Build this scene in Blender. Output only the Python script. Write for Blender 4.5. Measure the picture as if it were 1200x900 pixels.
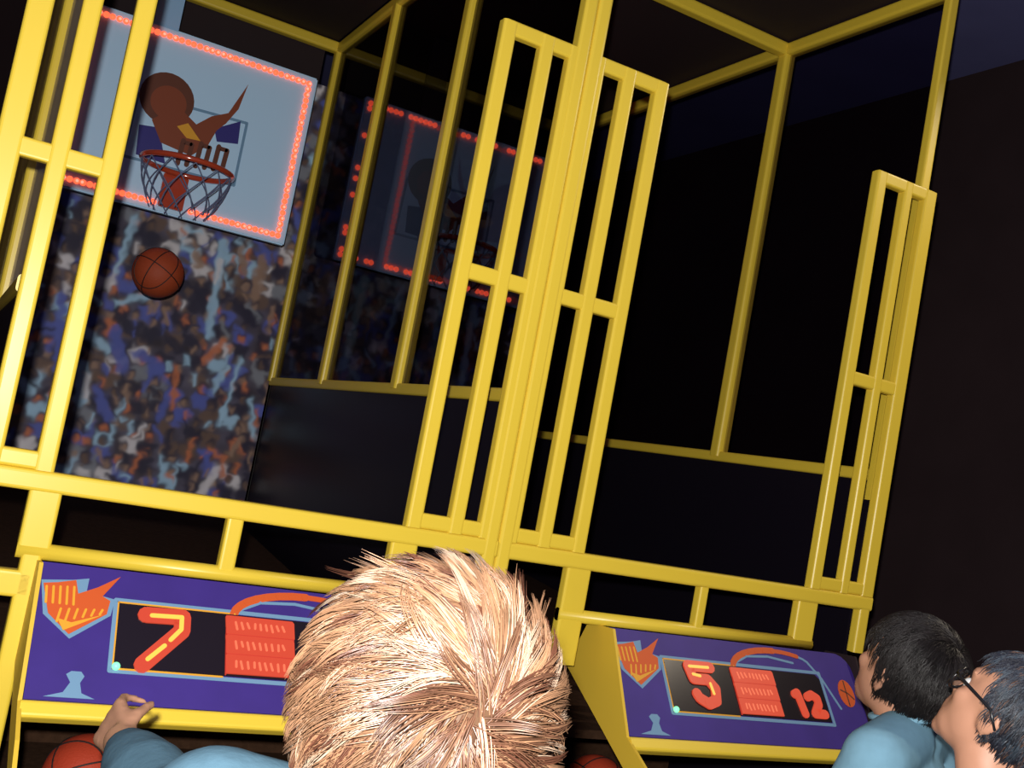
import bpy, bmesh, math, random
import numpy as np
from mathutils import Vector, Matrix, Quaternion, noise

# ------------------------------------------------------------------ camera, light, exposure
scn = bpy.context.scene
for o in list(bpy.data.objects): bpy.data.objects.remove(o)
COL = scn.collection
CR = Vector((0.8674, -0.4633, 0.1846)); CU = Vector((-0.1995, 0.0169, 0.9797)); CF = Vector((0.4574, 0.8860, 0.0771))
CAM = Vector((-1.132, -2.115, 1.5))
CF.normalize(); CR = (CR-CF*CR.dot(CF)).normalized(); CU = CR.cross(CF).normalized()
cd = bpy.data.cameras.new('camera'); cam = bpy.data.objects.new('camera', cd); COL.objects.link(cam)
M = Matrix((( CR.x, CU.x, -CF.x, CAM.x), (CR.y, CU.y, -CF.y, CAM.y), (CR.z, CU.z, -CF.z, CAM.z), (0, 0, 0, 1)))
cam.matrix_world = M
cd.sensor_width = 36; cd.lens = 36*1268.4/1200; cd.clip_start = 0.02
scn.camera = cam
scn.view_settings.view_transform = 'Standard'; scn.view_settings.look = 'None'
scn.view_settings.exposure = 0.0; scn.view_settings.gamma = 1.0
scn.view_settings.use_curve_mapping = False
w = bpy.data.worlds.new('world'); scn.world = w; w.use_nodes = True
w.node_tree.nodes['Background'].inputs[0].default_value = (0.42, 0.32, 0.50, 1)
w.node_tree.nodes['Background'].inputs[1].default_value = 0.12

def lamp(name, kind, loc, energy, color, radius, aim=None, angle=None):
    l = bpy.data.lights.new(name, kind); l.energy = energy; l.color = color
    l.shadow_soft_size = radius
    o = bpy.data.objects.new(name, l); COL.objects.link(o); o.location = loc
    if aim is not None: o.rotation_euler = (Vector(aim)-Vector(loc)).to_track_quat('-Z', 'Y').to_euler()
    if angle: l.spot_size = math.radians(angle); l.spot_blend = 0.5
    return o
# the photographer's flash, just beside and above the lens
lamp('camera_flash', 'POINT', CAM + CU*0.062 - CR*0.020 - CF*0.02, 235, (1, 0.97, 0.92), 0.014)
# two small hall spotlights high on the right
lamp('hall_spotlight', 'SPOT', (2.15, -1.0, 3.4), 75, (1, 0.86, 0.66), 0.05, (0.4, 0.0, 1.2), 60)
lamp('hall_spotlight', 'SPOT', (2.95, -1.1, 3.4), 75, (1, 0.86, 0.66), 0.05, (0.8, 0.0, 1.2), 60)

# ------------------------------------------------------------------ materials
def mat(name, col, rough=0.5, spec=0.5, metal=0.0, emit=None, estr=0.0, coat=0.0, noise_amt=0.0, nscale=20, bump=0.0, attr=None, sheen=0.0):
    m = bpy.data.materials.new(name); m.use_nodes = True
    nt = m.node_tree; b = nt.nodes['Principled BSDF']
    b.inputs['Base Color'].default_value = (*col, 1); b.inputs['Roughness'].default_value = rough
    b.inputs['Specular IOR Level'].default_value = spec; b.inputs['Metallic'].default_value = metal
    b.inputs['Coat Weight'].default_value = coat
    b.inputs['Sheen Weight'].default_value = sheen
    if emit: b.inputs['Emission Color'].default_value = (*emit, 1); b.inputs['Emission Strength'].default_value = estr
    if noise_amt or bump:
        tc = nt.nodes.new('ShaderNodeTexCoord'); n = nt.nodes.new('ShaderNodeTexNoise')
        n.inputs['Scale'].default_value = nscale; n.inputs['Detail'].default_value = 4
        nt.links.new(tc.outputs['Object'], n.inputs['Vector'])
        if noise_amt:
            mr = nt.nodes.new('ShaderNodeMapRange'); mr.inputs[3].default_value = 1-noise_amt; mr.inputs[4].default_value = 1+noise_amt
            nt.links.new(n.outputs['Fac'], mr.inputs[0])
            mx = nt.nodes.new('ShaderNodeVectorMath'); mx.operation = 'SCALE'
            mx.inputs[0].default_value = col; nt.links.new(mr.outputs[0], mx.inputs['Scale'])
            nt.links.new(mx.outputs[0], b.inputs['Base Color'])
        if bump:
            bp = nt.nodes.new('ShaderNodeBump'); bp.inputs['Strength'].default_value = bump; bp.inputs['Distance'].default_value = 0.004
            nt.links.new(n.outputs['Fac'], bp.inputs['Height']); nt.links.new(bp.outputs[0], b.inputs['Normal'])
    if attr:
        a = nt.nodes.new('ShaderNodeAttribute'); a.attribute_name = attr
        nt.links.new(a.outputs['Color'], b.inputs['Base Color'])
    return m
YEL = mat('yellow_paint', (0.80, 0.575, 0.050), 0.36, 0.5, noise_amt=0.03, nscale=6)
YELP = mat('yellow_plate_paint', (0.72, 0.48, 0.045), 0.45, 0.4)
BLUE = mat('blue_panel_print', (0.046, 0.024, 0.21), 0.5, 0.3, noise_amt=0.25, nscale=9)
BLACK = mat('black_gloss_board', (0.008, 0.006, 0.011), 0.30, 0.18)
DARK = mat('black_matte', (0.026, 0.016, 0.018), 0.7, 0.2)
BROWN = mat('brown_carpet', (0.045, 0.022, 0.012), 0.95, 0.1, noise_amt=0.5, nscale=60, bump=0.4)
BOARD = mat('white_backboard', (0.50, 0.74, 0.98), 0.45, 0.4)
EDGE = mat('backboard_edge', (0.30, 0.50, 0.75), 0.4)
LED = mat('red_led', (0.6, 0.05, 0.02), 0.4, emit=(1, 0.10, 0.040), estr=2.0)
LEDP = mat('red_led_core', (0.6, 0.1, 0.05), 0.4, emit=(1, 0.42, 0.30), estr=1.1)
DIGIT = mat('lit_red_digit', (0.2, 0.02, 0.01), 0.4, emit=(0.86, 0.085, 0.035), estr=0.62)
DIGITY = mat('lit_yellow_core', (0.5, 0.3, 0.02), 0.4, emit=(0.95, 0.50, 0.10), estr=0.85)
ROWDK = mat('row_divider', (0.3, 0.02, 0.01), 0.5, emit=(0.45, 0.03, 0.015), estr=0.7)
ROWLT = mat('row_bright', (0.3, 0.05, 0.02), 0.5, emit=(0.95, 0.20, 0.10), estr=0.75)
SCREEN = mat('black_screen', (0.012, 0.008, 0.012), 0.25, 0.4)
GREENL = mat('green_led', (0.1, 0.6, 0.3), 0.4, emit=(0.25, 0.95, 0.45), estr=1.2)
ORANGE = mat('orange_print', (0.62, 0.10, 0.02), 0.5, 0.3)
ORANGEY = mat('orange_yellow_print', (0.75, 0.36, 0.03), 0.5, 0.3)
PALEB = mat('pale_blue_print', (0.16, 0.30, 0.46), 0.5, 0.3)
NAVY = mat('navy_print', (0.035, 0.03, 0.20), 0.5, 0.3)
BRNP = mat('dark_orange_print', (0.24, 0.055, 0.022), 0.5, 0.3)
BRNP2 = mat('brown_print', (0.13, 0.04, 0.022), 0.5, 0.3)
RIMM = mat('red_rim_paint', (0.45, 0.06, 0.025), 0.12, 1.0)
NET = mat('net_cord', (0.12, 0.15, 0.26), 0.8)
RUBBER = mat('orange_red_rubber', (0.42, 0.045, 0.018), 0.6, 0.3, bump=0.3, nscale=260)
RUBBERD = mat('dark_red_rubber', (0.36, 0.06, 0.02), 0.6, 0.3, bump=0.3, nscale=260)
SEAM = mat('black_seam', (0.012, 0.008, 0.008), 0.6)
WALLM = mat('dark_wall_paint', (0.036, 0.022, 0.024), 0.9, 0.1, noise_amt=0.3, nscale=3)
CEILM = mat('dark_blue_ceiling', (0.13, 0.13, 0.30), 0.9, 0.1, noise_amt=0.2, nscale=3)
FLOORM = mat('dark_floor', (0.03, 0.02, 0.02), 0.8, 0.2, noise_amt=0.5, nscale=30)
SKIN = mat('skin', (0.50, 0.25, 0.16), 0.5, 0.4, noise_amt=0.06, nscale=40)
SKINL = mat('skin_light', (0.34, 0.175, 0.11), 0.5, 0.4, noise_amt=0.06, nscale=40)
SHIRTB = mat('light_blue_knit', (0.055, 0.108, 0.150), 0.9, 0.1, noise_amt=0.16, nscale=60, bump=0.3)
TEEB = mat('blue_tee_cotton', (0.20, 0.38, 0.50), 0.9, 0.1, noise_amt=0.12, nscale=40)
DCLOTH = mat('dark_cloth', (0.02, 0.02, 0.035), 0.9, 0.1)
JEANS = mat('denim', (0.03, 0.045, 0.10), 0.9, 0.1, noise_amt=0.2, nscale=80)
SHOE = mat('shoe', (0.15, 0.15, 0.16), 0.7)
HAIRM = mat('hair_strands', (0.3, 0.2, 0.1), 0.36, 0.6, attr='col')
HAIRD = mat('dark_hair_strands', (0.02, 0.02, 0.02), 0.45, 0.45, attr='col')
SPEC = mat('glasses_frame', (0.01, 0.01, 0.012), 0.3)
EYEW = mat('eye_white', (0.6, 0.6, 0.6), 0.2)
EYED = mat('eye_iris', (0.03, 0.02, 0.015), 0.2)
LIP = mat('lip_skin', (0.35, 0.11, 0.09), 0.5)
def tinted(name, t, ior, rough=0.02):
    m = bpy.data.materials.new(name); m.use_nodes = True; nt = m.node_tree; nt.nodes.clear()
    o = nt.nodes.new('ShaderNodeOutputMaterial'); mx = nt.nodes.new('ShaderNodeMixShader')
    a = nt.nodes.new('ShaderNodeBsdfTransparent'); a.inputs[0].default_value = (*t, 1)
    g = nt.nodes.new('ShaderNodeBsdfGlossy'); g.inputs['Roughness'].default_value = rough; g.inputs[0].default_value = (0.9, 0.9, 1, 1)
    fr = nt.nodes.new('ShaderNodeFresnel'); fr.inputs[0].default_value = ior
    ge = nt.nodes.new('ShaderNodeNewGeometry'); mu = nt.nodes.new('ShaderNodeMath'); mu.operation = 'SUBTRACT'; mu.use_clamp = True
    nt.links.new(fr.outputs[0], mu.inputs[0]); nt.links.new(ge.outputs['Backfacing'], mu.inputs[1]); nt.links.new(mu.outputs[0], mx.inputs[0])
    nt.links.new(a.outputs[0], mx.inputs[1]); nt.links.new(g.outputs[0], mx.inputs[2]); nt.links.new(mx.outputs[0], o.inputs[0])
    return m
SMOKE = tinted('smoked_acrylic_panel', (0.46, 0.45, 0.50), 1.09, 0.03)
DULLP = tinted('dull_smoked_panel', (0.68, 0.66, 0.72), 1.02, 0.4)
LENS = tinted('lens_glass', (0.85, 0.88, 0.9), 1.3)

# ------------------------------------------------------------------ helpers
def link(name, bm, m, parent=None, smooth=False, loc=None):
    me = bpy.data.meshes.new(name); bm.normal_update(); bm.to_mesh(me); bm.free()
    if smooth:
        me.polygons.foreach_set('use_smooth', [True]*len(me.polygons))
    me.materials.append(m) if not isinstance(m, (list, tuple)) else [me.materials.append(q) for q in m]
    o = bpy.data.objects.new(name, me); COL.objects.link(o)
    if loc is not None: o.location = loc
    if parent: o.parent = parent
    return o
def empty(name, loc, label, cat, group=None):
    o = bpy.data.objects.new(name, None); COL.objects.link(o); o.location = loc; o.empty_display_size = 0.1
    tag(o, label, cat, group); return o
def tag(o, label, cat, group=None):
    o['label'] = label; o['category'] = cat
    if group: o['group'] = group
    return o
def structure(o): o['kind'] = 'structure'; return o
def box(bm, x0, x1, y0, y1, z0, z1):
    v = [bm.verts.new(p) for p in ((x0,y0,z0),(x1,y0,z0),(x1,y1,z0),(x0,y1,z0),(x0,y0,z1),(x1,y0,z1),(x1,y1,z1),(x0,y1,z1))]
    for f in ((3,2,1,0),(4,5,6,7),(0,1,5,4),(1,2,6,5),(2,3,7,6),(3,0,4,7)): bm.faces.new([v[i] for i in f])
def rbar(bm, p0, p1, wx, wy, side, r=None):
    """rounded square tube from p0 to p1, width wx along `side`, wy across"""
    p0 = Vector(p0); p1 = Vector(p1); a = (p1-p0).normalized(); s = Vector(side); s = (s-a*s.dot(a)).normalized(); t = a.cross(s)
    r = r or min(wx, wy)*0.22; pts = []
    for cx, cy, a0 in ((1,1,0),(-1,1,90),(-1,-1,180),(1,-1,270)):
        for k in range(4):
            an = math.radians(a0+k*30); pts.append((cx*(wx/2-r)+r*math.cos(an), cy*(wy/2-r)+r*math.sin(an)))
    A = [bm.verts.new(p0+s*u+t*v) for u, v in pts]; B = [bm.verts.new(p1+s*u+t*v) for u, v in pts]
    n = len(pts)
    for i in range(n): bm.faces.new((A[i], A[(i+1)%n], B[(i+1)%n], B[i]))
    bm.faces.new(A[::-1]); bm.faces.new(B)
def vbar(bm, x0, x1, z0, z1, y0=0.0, y1=0.03): rbar(bm, ((x0+x1)/2,(y0+y1)/2,z0), ((x0+x1)/2,(y0+y1)/2,z1), x1-x0, y1-y0, (1,0,0))
def hbar(bm, x0, x1, z0, z1, y0=0.0, y1=0.03): rbar(bm, (x0,(y0+y1)/2,(z0+z1)/2), (x1,(y0+y1)/2,(z0+z1)/2), z1-z0, y1-y0, (0,0,1))
def tube(bm, pts, rad, n=8, closed=False):
    P = [Vector(p) for p in pts]; R = rad if isinstance(rad, (list, tuple)) else [rad]*len(P)
    rings = []; m = len(P); prev = None
    for i, p in enumerate(P):
        a = (P[(i+1)%m]-P[i-1]) if closed else (P[min(i+1,m-1)]-P[max(i-1,0)])
        a.normalize()
        if prev is None: prev = a.orthogonal().normalized()
        s = (prev-a*prev.dot(a)).normalized(); prev = s; t = a.cross(s)
        rings.append([bm.verts.new(p+(s*math.cos(2*math.pi*k/n)+t*math.sin(2*math.pi*k/n))*R[i]) for k in range(n)])
    for i in range(m if closed else m-1):
        A, B = rings[i], rings[(i+1)%m]
        for k in range(n): bm.faces.new((A[k], A[(k+1)%n], B[(k+1)%n], B[k]))
    if not closed: bm.faces.new(rings[0][::-1]); bm.faces.new(rings[-1])
def sphere(bm, c, r, seg=24, rings=14, mtx=None):
    r = r if isinstance(r, (tuple, list, Vector)) else (r, r, r)
    m = Matrix.Translation(Vector(c)) @ (mtx.to_4x4() if mtx else Matrix.Identity(4)) @ Matrix.Diagonal((*r, 1))
    bmesh.ops.create_uvsphere(bm, u_segments=seg, v_segments=rings, radius=1, matrix=m)
def prism(bm, poly, f0, f1):
    """poly list of 2D; f0,f1 map 2D to 3D for both faces"""
    A = [bm.verts.new(f0(*p)) for p in poly]; B = [bm.verts.new(f1(*p)) for p in poly]; n = len(poly)
    bm.faces.new(A); bm.faces.new(B[::-1])
    for i in range(n): bm.faces.new((A[(i+1)%n], A[i], B[i], B[(i+1)%n]))
def stroke(bm, pts, w, f, h0, h1, n=10):
    """thick rounded 2-D stroke on a surface given by f(u,v,h)"""
    for (a, b), (c, d) in zip(pts[:-1], pts[1:]):
        L = math.hypot(c-a, d-b) or 1e-9; nx, ny = -(d-b)/L*w/2, (c-a)/L*w/2
        prism(bm, [(a+nx, b+ny), (a-nx, b-ny), (c-nx, d-ny), (c+nx, d+ny)], lambda u, v: f(u, v, h1), lambda u, v: f(u, v, h0))
    for a, b in pts:
        h1 += 0.00006
        prism(bm, [(a+w/2*math.cos(2*math.pi*k/n), b+w/2*math.sin(2*math.pi*k/n)) for k in range(n)], lambda u, v: f(u, v, h1), lambda u, v: f(u, v, h0))

# ------------------------------------------------------------------ the room
bm = bmesh.new(); box(bm, -6, 2.6, -5, 4.6, -0.1, 0); structure(link('floor', bm, FLOORM))
bm = bmesh.new(); box(bm, 2.5, 2.6, -5, 4.6, 0, 3.56); structure(link('wall_right', bm, WALLM))
bm = bmesh.new(); box(bm, -6, 2.5, 4.5, 4.6, 0, 3.56); structure(link('wall_back', bm, WALLM))
bm = bmesh.new(); box(bm, -6, 2.6, -5, 4.6, 3.56, 3.66); structure(link('ceiling', bm, CEILM))

# ------------------------------------------------------------------ the crowd poster print (vertex colours)
CROWD = [('B', -0.604, 2.193, -0.627, 1.971, 0.0143), ('B', -0.256, 2.185, -0.235, 1.803, 0.0179), ('B', -0.608, 1.847, -0.497, 1.903, 0.0143), ('B', -0.687, 1.715, -0.597, 1.665, 0.0215), ('B', -0.672, 1.578, -0.654, 1.456, 0.025), ('B', -0.139, 1.69, -0.175, 1.579, 0.0143), ('B', -0.088, 1.731, -0.12, 1.456, 0.0114), ('B', -0.012, 1.581, 0.025, 1.438, 0.01), ('B', -0.492, 1.416, -0.483, 1.404, 0.0086), ('B', -0.363, 1.658, -0.353, 1.645, 0.0072), ('B', -0.259, 1.636, -0.251, 1.6, 0.0107), ('B', -0.242, 1.277, -0.219, 1.27, 0.0107), ('B', -0.447, 1.197, -0.425, 1.186, 0.0086), ('B', -0.169, 1.447, -0.157, 1.457, 0.0072), ('B', -0.084, 2.368, -0.04, 2.304, 0.01), ('W', -0.085, 1.285, -0.135, 1.175, 0.0186), ('W', -0.605, 1.185, -0.578, 1.183, 0.0143), ('W', -0.408, 1.403, -0.432, 1.356, 0.0086), ('W', -0.654, 1.554, -0.644, 1.472, 0.0143), ('W', -0.578, 2.099, -0.576, 2.056, 0.0072), ('W', -0.248, 2.112, -0.252, 2.022, 0.0086), ('K', -0.341, 2.103, -0.331, 2.069, 0.0215), ('K', -0.085, 2.154, -0.084, 2.003, 0.025), ('K', -0.419, 1.863, -0.408, 1.822, 0.0143), ('K', -0.18, 2.175, -0.148, 2.093, 0.0157), ('K', -0.003, 1.977, -0.002, 1.901, 0.01), ('K', -0.502, 1.528, -0.484, 1.475, 0.0114), ('K', -0.022, 1.415, -0.054, 1.35, 0.0157), ('K', -0.452, 1.885, -0.459, 1.854, 0.01), ('O', -0.613, 1.775, -0.611, 1.733, 0.0157), ('O', -0.174, 1.787, -0.229, 1.701, 0.0172), ('O', -0.333, 1.649, -0.315, 1.493, 0.01), ('O', -0.611, 1.31, -0.603, 1.304, 0.0129), ('O', -0.405, 1.289, -0.411, 1.217, 0.01), ('O', -0.217, 1.329, -0.217, 1.293, 0.0114), ('O', -0.075, 1.294, -0.064, 1.259, 0.01), ('O', -0.313, 1.552, -0.317, 1.536, 0.0086), ('O', -0.054, 1.64, -0.043, 1.62, 0.01), ('O', 0.019, 1.542, 0.027, 1.484, 0.0057), ('O', -0.483, 1.468, -0.475, 1.462, 0.0072), ('O', -0.274, 1.225, -0.257, 1.213, 0.0086), ('O', -0.206, 1.382, -0.214, 1.351, 0.0086), ('O', -0.144, 2.184, -0.143, 2.139, 0.01), ('M', -0.398, 2.103, -0.382, 2.092, 0.0114), ('M', -0.652, 1.865, -0.631, 1.828, 0.0157), ('M', -0.586, 1.738, -0.532, 1.608, 0.0286), ('M', -0.491, 1.674, -0.403, 1.649, 0.0215), ('M', -0.345, 1.502, -0.36, 1.441, 0.0157), ('M', -0.129, 1.857, -0.105, 1.847, 0.01), ('M', -0.205, 1.588, -0.173, 1.572, 0.0114), ('M', -0.605, 1.508, -0.544, 1.406, 0.0215), ('M', -0.607, 1.976, -0.615, 1.946, 0.0143), ('M', -0.801, 1.829, -0.759, 1.56, 0.0215), ('M', -0.055, 2.377, -0.051, 2.285, 0.01), ('M', -0.17, 1.344, -0.133, 1.307, 0.01), ('M', -0.421, 1.602, -0.436, 1.541, 0.0114), ('D', -0.284, 1.969, -0.311, 1.889, 0.0243), ('D', -0.383, 1.755, -0.334, 1.722, 0.0243), ('D', -0.15, 1.957, -0.078, 1.899, 0.0286), ('D', -0.41, 1.547, -0.377, 1.524, 0.0157), ('D', -0.429, 1.774, -0.476, 1.734, 0.0215), ('D', -0.147, 1.585, -0.124, 1.545, 0.01), ('D', -0.308, 1.393, -0.304, 1.307, 0.0157), ('D', 0.013, 1.752, 0.019, 1.723, 0.0157), ('D', -0.818, 2.162, -0.8, 2.138, 0.0215)]
CC = {'B': (0.52, 0.82, 1.1), 'W': (1.0, 0.95, 1.0), 'K': (0.45, 0.28, 0.20), 'O': (0.80, 0.24, 0.10), 'M': (0.13, 0.17, 0.62), 'D': (0.03, 0.025, 0.06), 'G': (0.30, 0.32, 0.38), 'P': (0.20, 0.12, 0.09)}
def crowd_mesh(x0, x1, z0, z1, y):
    nx, nz = 240, 410; rng = random.Random(5)
    X = np.linspace(x0, x1, nx); Z = np.linspace(z0, z1, nz); GX, GZ = np.meshgrid(X, Z)
    # domain warp so that the printed figures are not plain capsules
    wx = np.zeros_like(GX); wz = np.zeros_like(GX); base = np.zeros_like(GX)
    for i in range(nz):
        for j in range(nx):
            p = Vector((GX[i, j]*34, 0, GZ[i, j]*34))
            wx[i, j] = noise.noise(p); wz[i, j] = noise.noise(p+Vector((9, 3, 1))); base[i, j] = noise.noise(p*0.45+Vector((2, 7, 3)))
    U = GX+wx*0.013; V = GZ+wz*0.013
    C = np.zeros((nz, nx, 3)); C[:] = (0.10, 0.085, 0.13)
    C += (base[..., None]*np.array((0.08, 0.08, 0.13)))
    blobs = []
    SH = 'BMDDPGWDM'
    z = z1+0.02; row = 0
    while z > z0-0.05:
        x = x0-0.03+0.045*(row % 2)
        while x < x1+0.05:
            px, pz = x+rng.uniform(-.015, .015), z+rng.uniform(-.014, .014); c_ = rng.choice(SH)
            blobs += [(c_, px-0.020, pz-0.040, px+0.020, pz-0.040, 0.017), (c_, px-0.012, pz-0.062, px+0.012, pz-0.066, 0.018)]
            if rng.random() < 0.45:
                sx = rng.choice((-1, 1)); blobs += [(c_, px+sx*0.034, pz-0.04, px+sx*rng.uniform(.03, .05), pz+0.012, 0.0075), (rng.choice('KO'), px+sx*0.042, pz+0.016, px+sx*rng.uniform(.03, .06), pz+0.035, 0.006)]
            blobs += [('D', px, pz+0.004, px, pz+0.008, 0.0155), (rng.choice('KKOPP'), px, pz-0.006, px, pz-0.002, 0.0115)]
            x += rng.uniform(0.072, 0.098)
        z -= 0.072; row += 1
    for _ in range(260):
        k = rng.choices('BWKOMDGP', (8, 2, 6, 4, 14, 26, 8, 14))[0]; a = rng.uniform(x0, x1); b = rng.uniform(z0, z1)
        an = rng.gauss(-1.2, 0.6); L = rng.uniform(0, 0.07); blobs.append((k, a, b, a+L*math.cos(an), b+L*math.sin(an), rng.uniform(0.004, 0.010)))
    for k, a, b, c, d, r in blobs + [(q[0], q[1]+0.570, q[2], q[3]+0.570, q[4], q[5]*0.85) for q in CROWD]:
        i0, i1 = np.searchsorted(Z, [min(b, d)-3*r-0.03, max(b, d)+3*r+0.03]); j0, j1 = np.searchsorted(X, [min(a, c)-3*r-0.03, max(a, c)+3*r+0.03])
        if i1 <= i0 or j1 <= j0: continue
        u = U[i0:i1, j0:j1]; v = V[i0:i1, j0:j1]; L2 = (c-a)**2+(d-b)**2+1e-9
        t = np.clip(((u-a)*(c-a)+(v-b)*(d-b))/L2, 0, 1); dist = np.hypot(u-a-t*(c-a), v-b-t*(d-b))
        al = (1/(1+np.exp((dist-r)/0.0035)))[..., None]*0.9
        C[i0:i1, j0:j1] = C[i0:i1, j0:j1]*(1-al)+np.array(CC[k])*al
    C = np.clip(C*0.80, 0.004, 1)
    T = 0.006
    verts = [(float(x), y, float(z)) for z in Z for x in X]
    faces = [(i*nx+j, i*nx+j+1, (i+1)*nx+j+1, (i+1)*nx+j) for i in range(nz-1) for j in range(nx-1)]
    nb = len(verts); verts += [(x0, y+T, z0), (x1, y+T, z0), (x1, y+T, z1), (x0, y+T, z1)]
    faces += [(nb+3, nb+2, nb+1, nb)]
    me = bpy.data.meshes.new('crowd_poster'); me.from_pydata(verts, [], faces)
    ca = me.color_attributes.new('col', 'FLOAT_COLOR', 'POINT')
    arr = np.ones((len(verts), 4), 'f'); arr[:nb, :3] = C.reshape(-1, 3); arr[nb:, :3] = 0.05
    ca.data.foreach_set('color', arr.ravel())
    return me
POSTM = mat('poster_print', (0.3, 0.3, 0.3), 0.6, 0.3, attr='col')
crowd_me = crowd_mesh(-0.52, 0.615, 0.98, 2.94, 0); crowd_me.materials.append(POSTM)

# ------------------------------------------------------------------ a basketball cage machine; local x = 0 at the middle of its front
def machine(cx, mirror_first, label, digit, timer, lastright):
    T = empty('basketball_machine', (cx, 0, 0), label, 'arcade machine', 'basketball cage machines side by side')
    def X(x): return x-cx               # coordinates below are given in the room and moved to the machine
    L0, L1 = (-1.133, 0.0) if mirror_first else (0.0, 1.153)
    # --- front grilles
    def grille(outer0, outer1, inner, post_side):
        bm = bmesh.new()
        zt, zb = 2.468, 1.341
        for a, b in inner: vbar(bm, X(a), X(b), zb, zt-0.004)
        a0 = min([outer0]+[q[0] for q in inner]); a1 = max([outer1]+[q[1] for q in inner])
        for z0, z1 in ((2.434, zt), (1.886, 1.922), (zb, 1.374)): hbar(bm, X(a0)+0.010, X(a1)-0.010, z0, z1, 0.002, 0.028)
        link('front_grille', bm, YEL, T)
    if mirror_first:
        grille(-1.133, -0.923, [(-1.135, -1.091), (-1.046, -1.012), (-0.957, -0.922)], 0)
        grille(-0.222, 0.0, [(-0.223, -0.188), (-0.124, -0.090), (-0.050, -0.018)], 0)
        posts = [(-1.133, -1.093, 2.44, 3.13), (-0.034, -0.001, 1.2, 3.13)]
        lows = [(-0.956, -0.900), (-0.595, -0.562), (-0.248, -0.186)]
        walls = [(-1.03, [0.917, 1.638, 2.319])]; wl, wr = -1.03, 0.0
        disp0, dw = -0.911, 0.77
    else:
        grille(0.0, 0.227, [(0.018, 0.048), (0.100, 0.134), (0.193, 0.228)], 0)
        grille(0.923, 1.153, [(0.927, 0.962), (1.032, 1.062), (1.110, 1.154)], 0)
        posts = [(0.001, 0.036, 1.2, 3.13)]
        lows = [(0.190, 0.255), (0.576, 0.602), (0.897, 0.965)]
        walls = [(0.060, [0.917, 1.638, 2.319]), (1.209, [0.818, 2.319])]; wl, wr = 0.060, 1.209
        disp0, dw = 0.315, 0.755
    for a, b, z0, z1 in posts:
        bm = bmesh.new(); vbar(bm, X(a), X(b), z0, z1, -0.002, 0.034); link('corner_post', bm, YEL, T)
    if mirror_first:
        bm = bmesh.new(); vbar(bm, X(-1.133), X(-1.093), 0.0, 1.335); link('corner_post', bm, YEL, T)
    else:
        bm = bmesh.new(); vbar(bm, X(1.113), X(1.150), 1.19, 1.335); link('corner_post', bm, YEL, T)
    # --- front rails
    x0, x1 = (-1.133, 0.0) if mirror_first else (0.0, 1.153)
    bm = bmesh.new(); hbar(bm, X(x0)+0.001, X(x1)-0.001, 1.303, 1.341, -0.001, 0.031); link('front_rail', bm, YEL, T)
    for a, b in lows:
        bm = bmesh.new(); vbar(bm, X(a), X(b), 1.085 if abs(a-0.19) < 0.01 else 1.19, 1.305, 0.002, 0.03); link('short_post', bm, YEL, T)
    la, lb = lows[0][0], lows[2][1]
    bm = bmesh.new(); rbar(bm, (X(la), 0.014, 1.196), (X(lb), 0.014, 1.196), 0.030, 0.030, (0, 0, 1), 0.0145)
    link('lower_rail', bm, YEL, T, smooth=True)
    if mirror_first:
        bm = bmesh.new(); hbar(bm, X(-1.12), X(-0.925), 1.112, 1.160); link('side_rail', bm, YEL, T)
        bm = bmesh.new(); vbar(bm, X(-0.946), X(-0.911), 0.0, 1.19, 0.0, 0.03); link('leg_post', bm, YEL, T)
    # --- side walls of the cage
    for i, (wx, ys) in enumerate(walls):
        yw = ys[-1]; wide = 0.047
        for y in ys:
            bm = bmesh.new(); rbar(bm, (X(wx), y, 1.672), (X(wx), y, 3.10), wide, wide, (1, 0, 0)); link('wall_post', bm, YEL, T)
        bm = bmesh.new(); rbar(bm, (X(wx), 0.11, 3.112), (X(wx), yw, 3.112), wide, wide-0.004, (1, 0, 0)); link('roof_rail', bm, YEL, T)
        bm = bmesh.new(); rbar(bm, (X(wx), 0.11, 1.672), (X(wx), yw, 1.672), 0.034, 0.034, (1, 0, 0)); link('wall_rail', bm, YEL, T)
        s = 0.008
        bm = bmesh.new(); box(bm, X(wx)-0.003, X(wx)+0.003, 0.13, yw-0.01, 1.672, 3.10); link('tinted_panel', bm, SMOKE if abs(wx) < 0.1 else DULLP, T)
        bm = bmesh.new(); box(bm, X(wx)-0.008, X(wx)+0.008, 0.12, yw-0.005, 0.0, 1.662); link('lower_side_board', bm, BLACK, T)
    if not mirror_first:
        bm = bmesh.new(); vbar(bm, X(1.186), X(1.220), 1.60, 3.13, 0.094, 0.124); link('wall_post', bm, YEL, T)
    for y in (0.818, 2.319) if not mirror_first else (2.319,):
        bm = bmesh.new(); rbar(bm, (X(wl)+.015, y, 3.112), (X(wr+(0.045 if mirror_first else 0)), y, 3.112), 0.045, 0.045, (0, 0, 1)); link('roof_crossbar', bm, YEL, T)
    bm = bmesh.new(); box(bm, X(wl), X(wr+(0.036 if mirror_first else 0)), 0.11, 2.33, 3.137, 3.15); link('roof_panel', bm, DARK, T)
    bm = bmesh.new(); box(bm, X(wl), X(max(wr, 0.0)), 2.345, 2.360, 0.0, 3.128); link('back_panel', bm, DARK, T)
    po = bpy.data.objects.new('crowd_poster', crowd_me); COL.objects.link(po); po.parent = T
    po.location = (X((0.045 if mirror_first else 1.19))-0.615, 2.325, 0)
    # --- backboard with lights, print, hoop
    bx0, bx1 = (-0.965, -0.128) if mirror_first else (0.066, 0.960)
    B0, B1 = 2.158, 2.806; yb = 1.856; zc = (B0+B1)/2
    bm = bmesh.new(); box(bm, X(bx0), X(bx1), yb, yb+0.03, B0, B1)
    bmesh.ops.bevel(bm, geom=[e for e in bm.edges], offset=0.005, segments=2, affect='EDGES')
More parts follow.
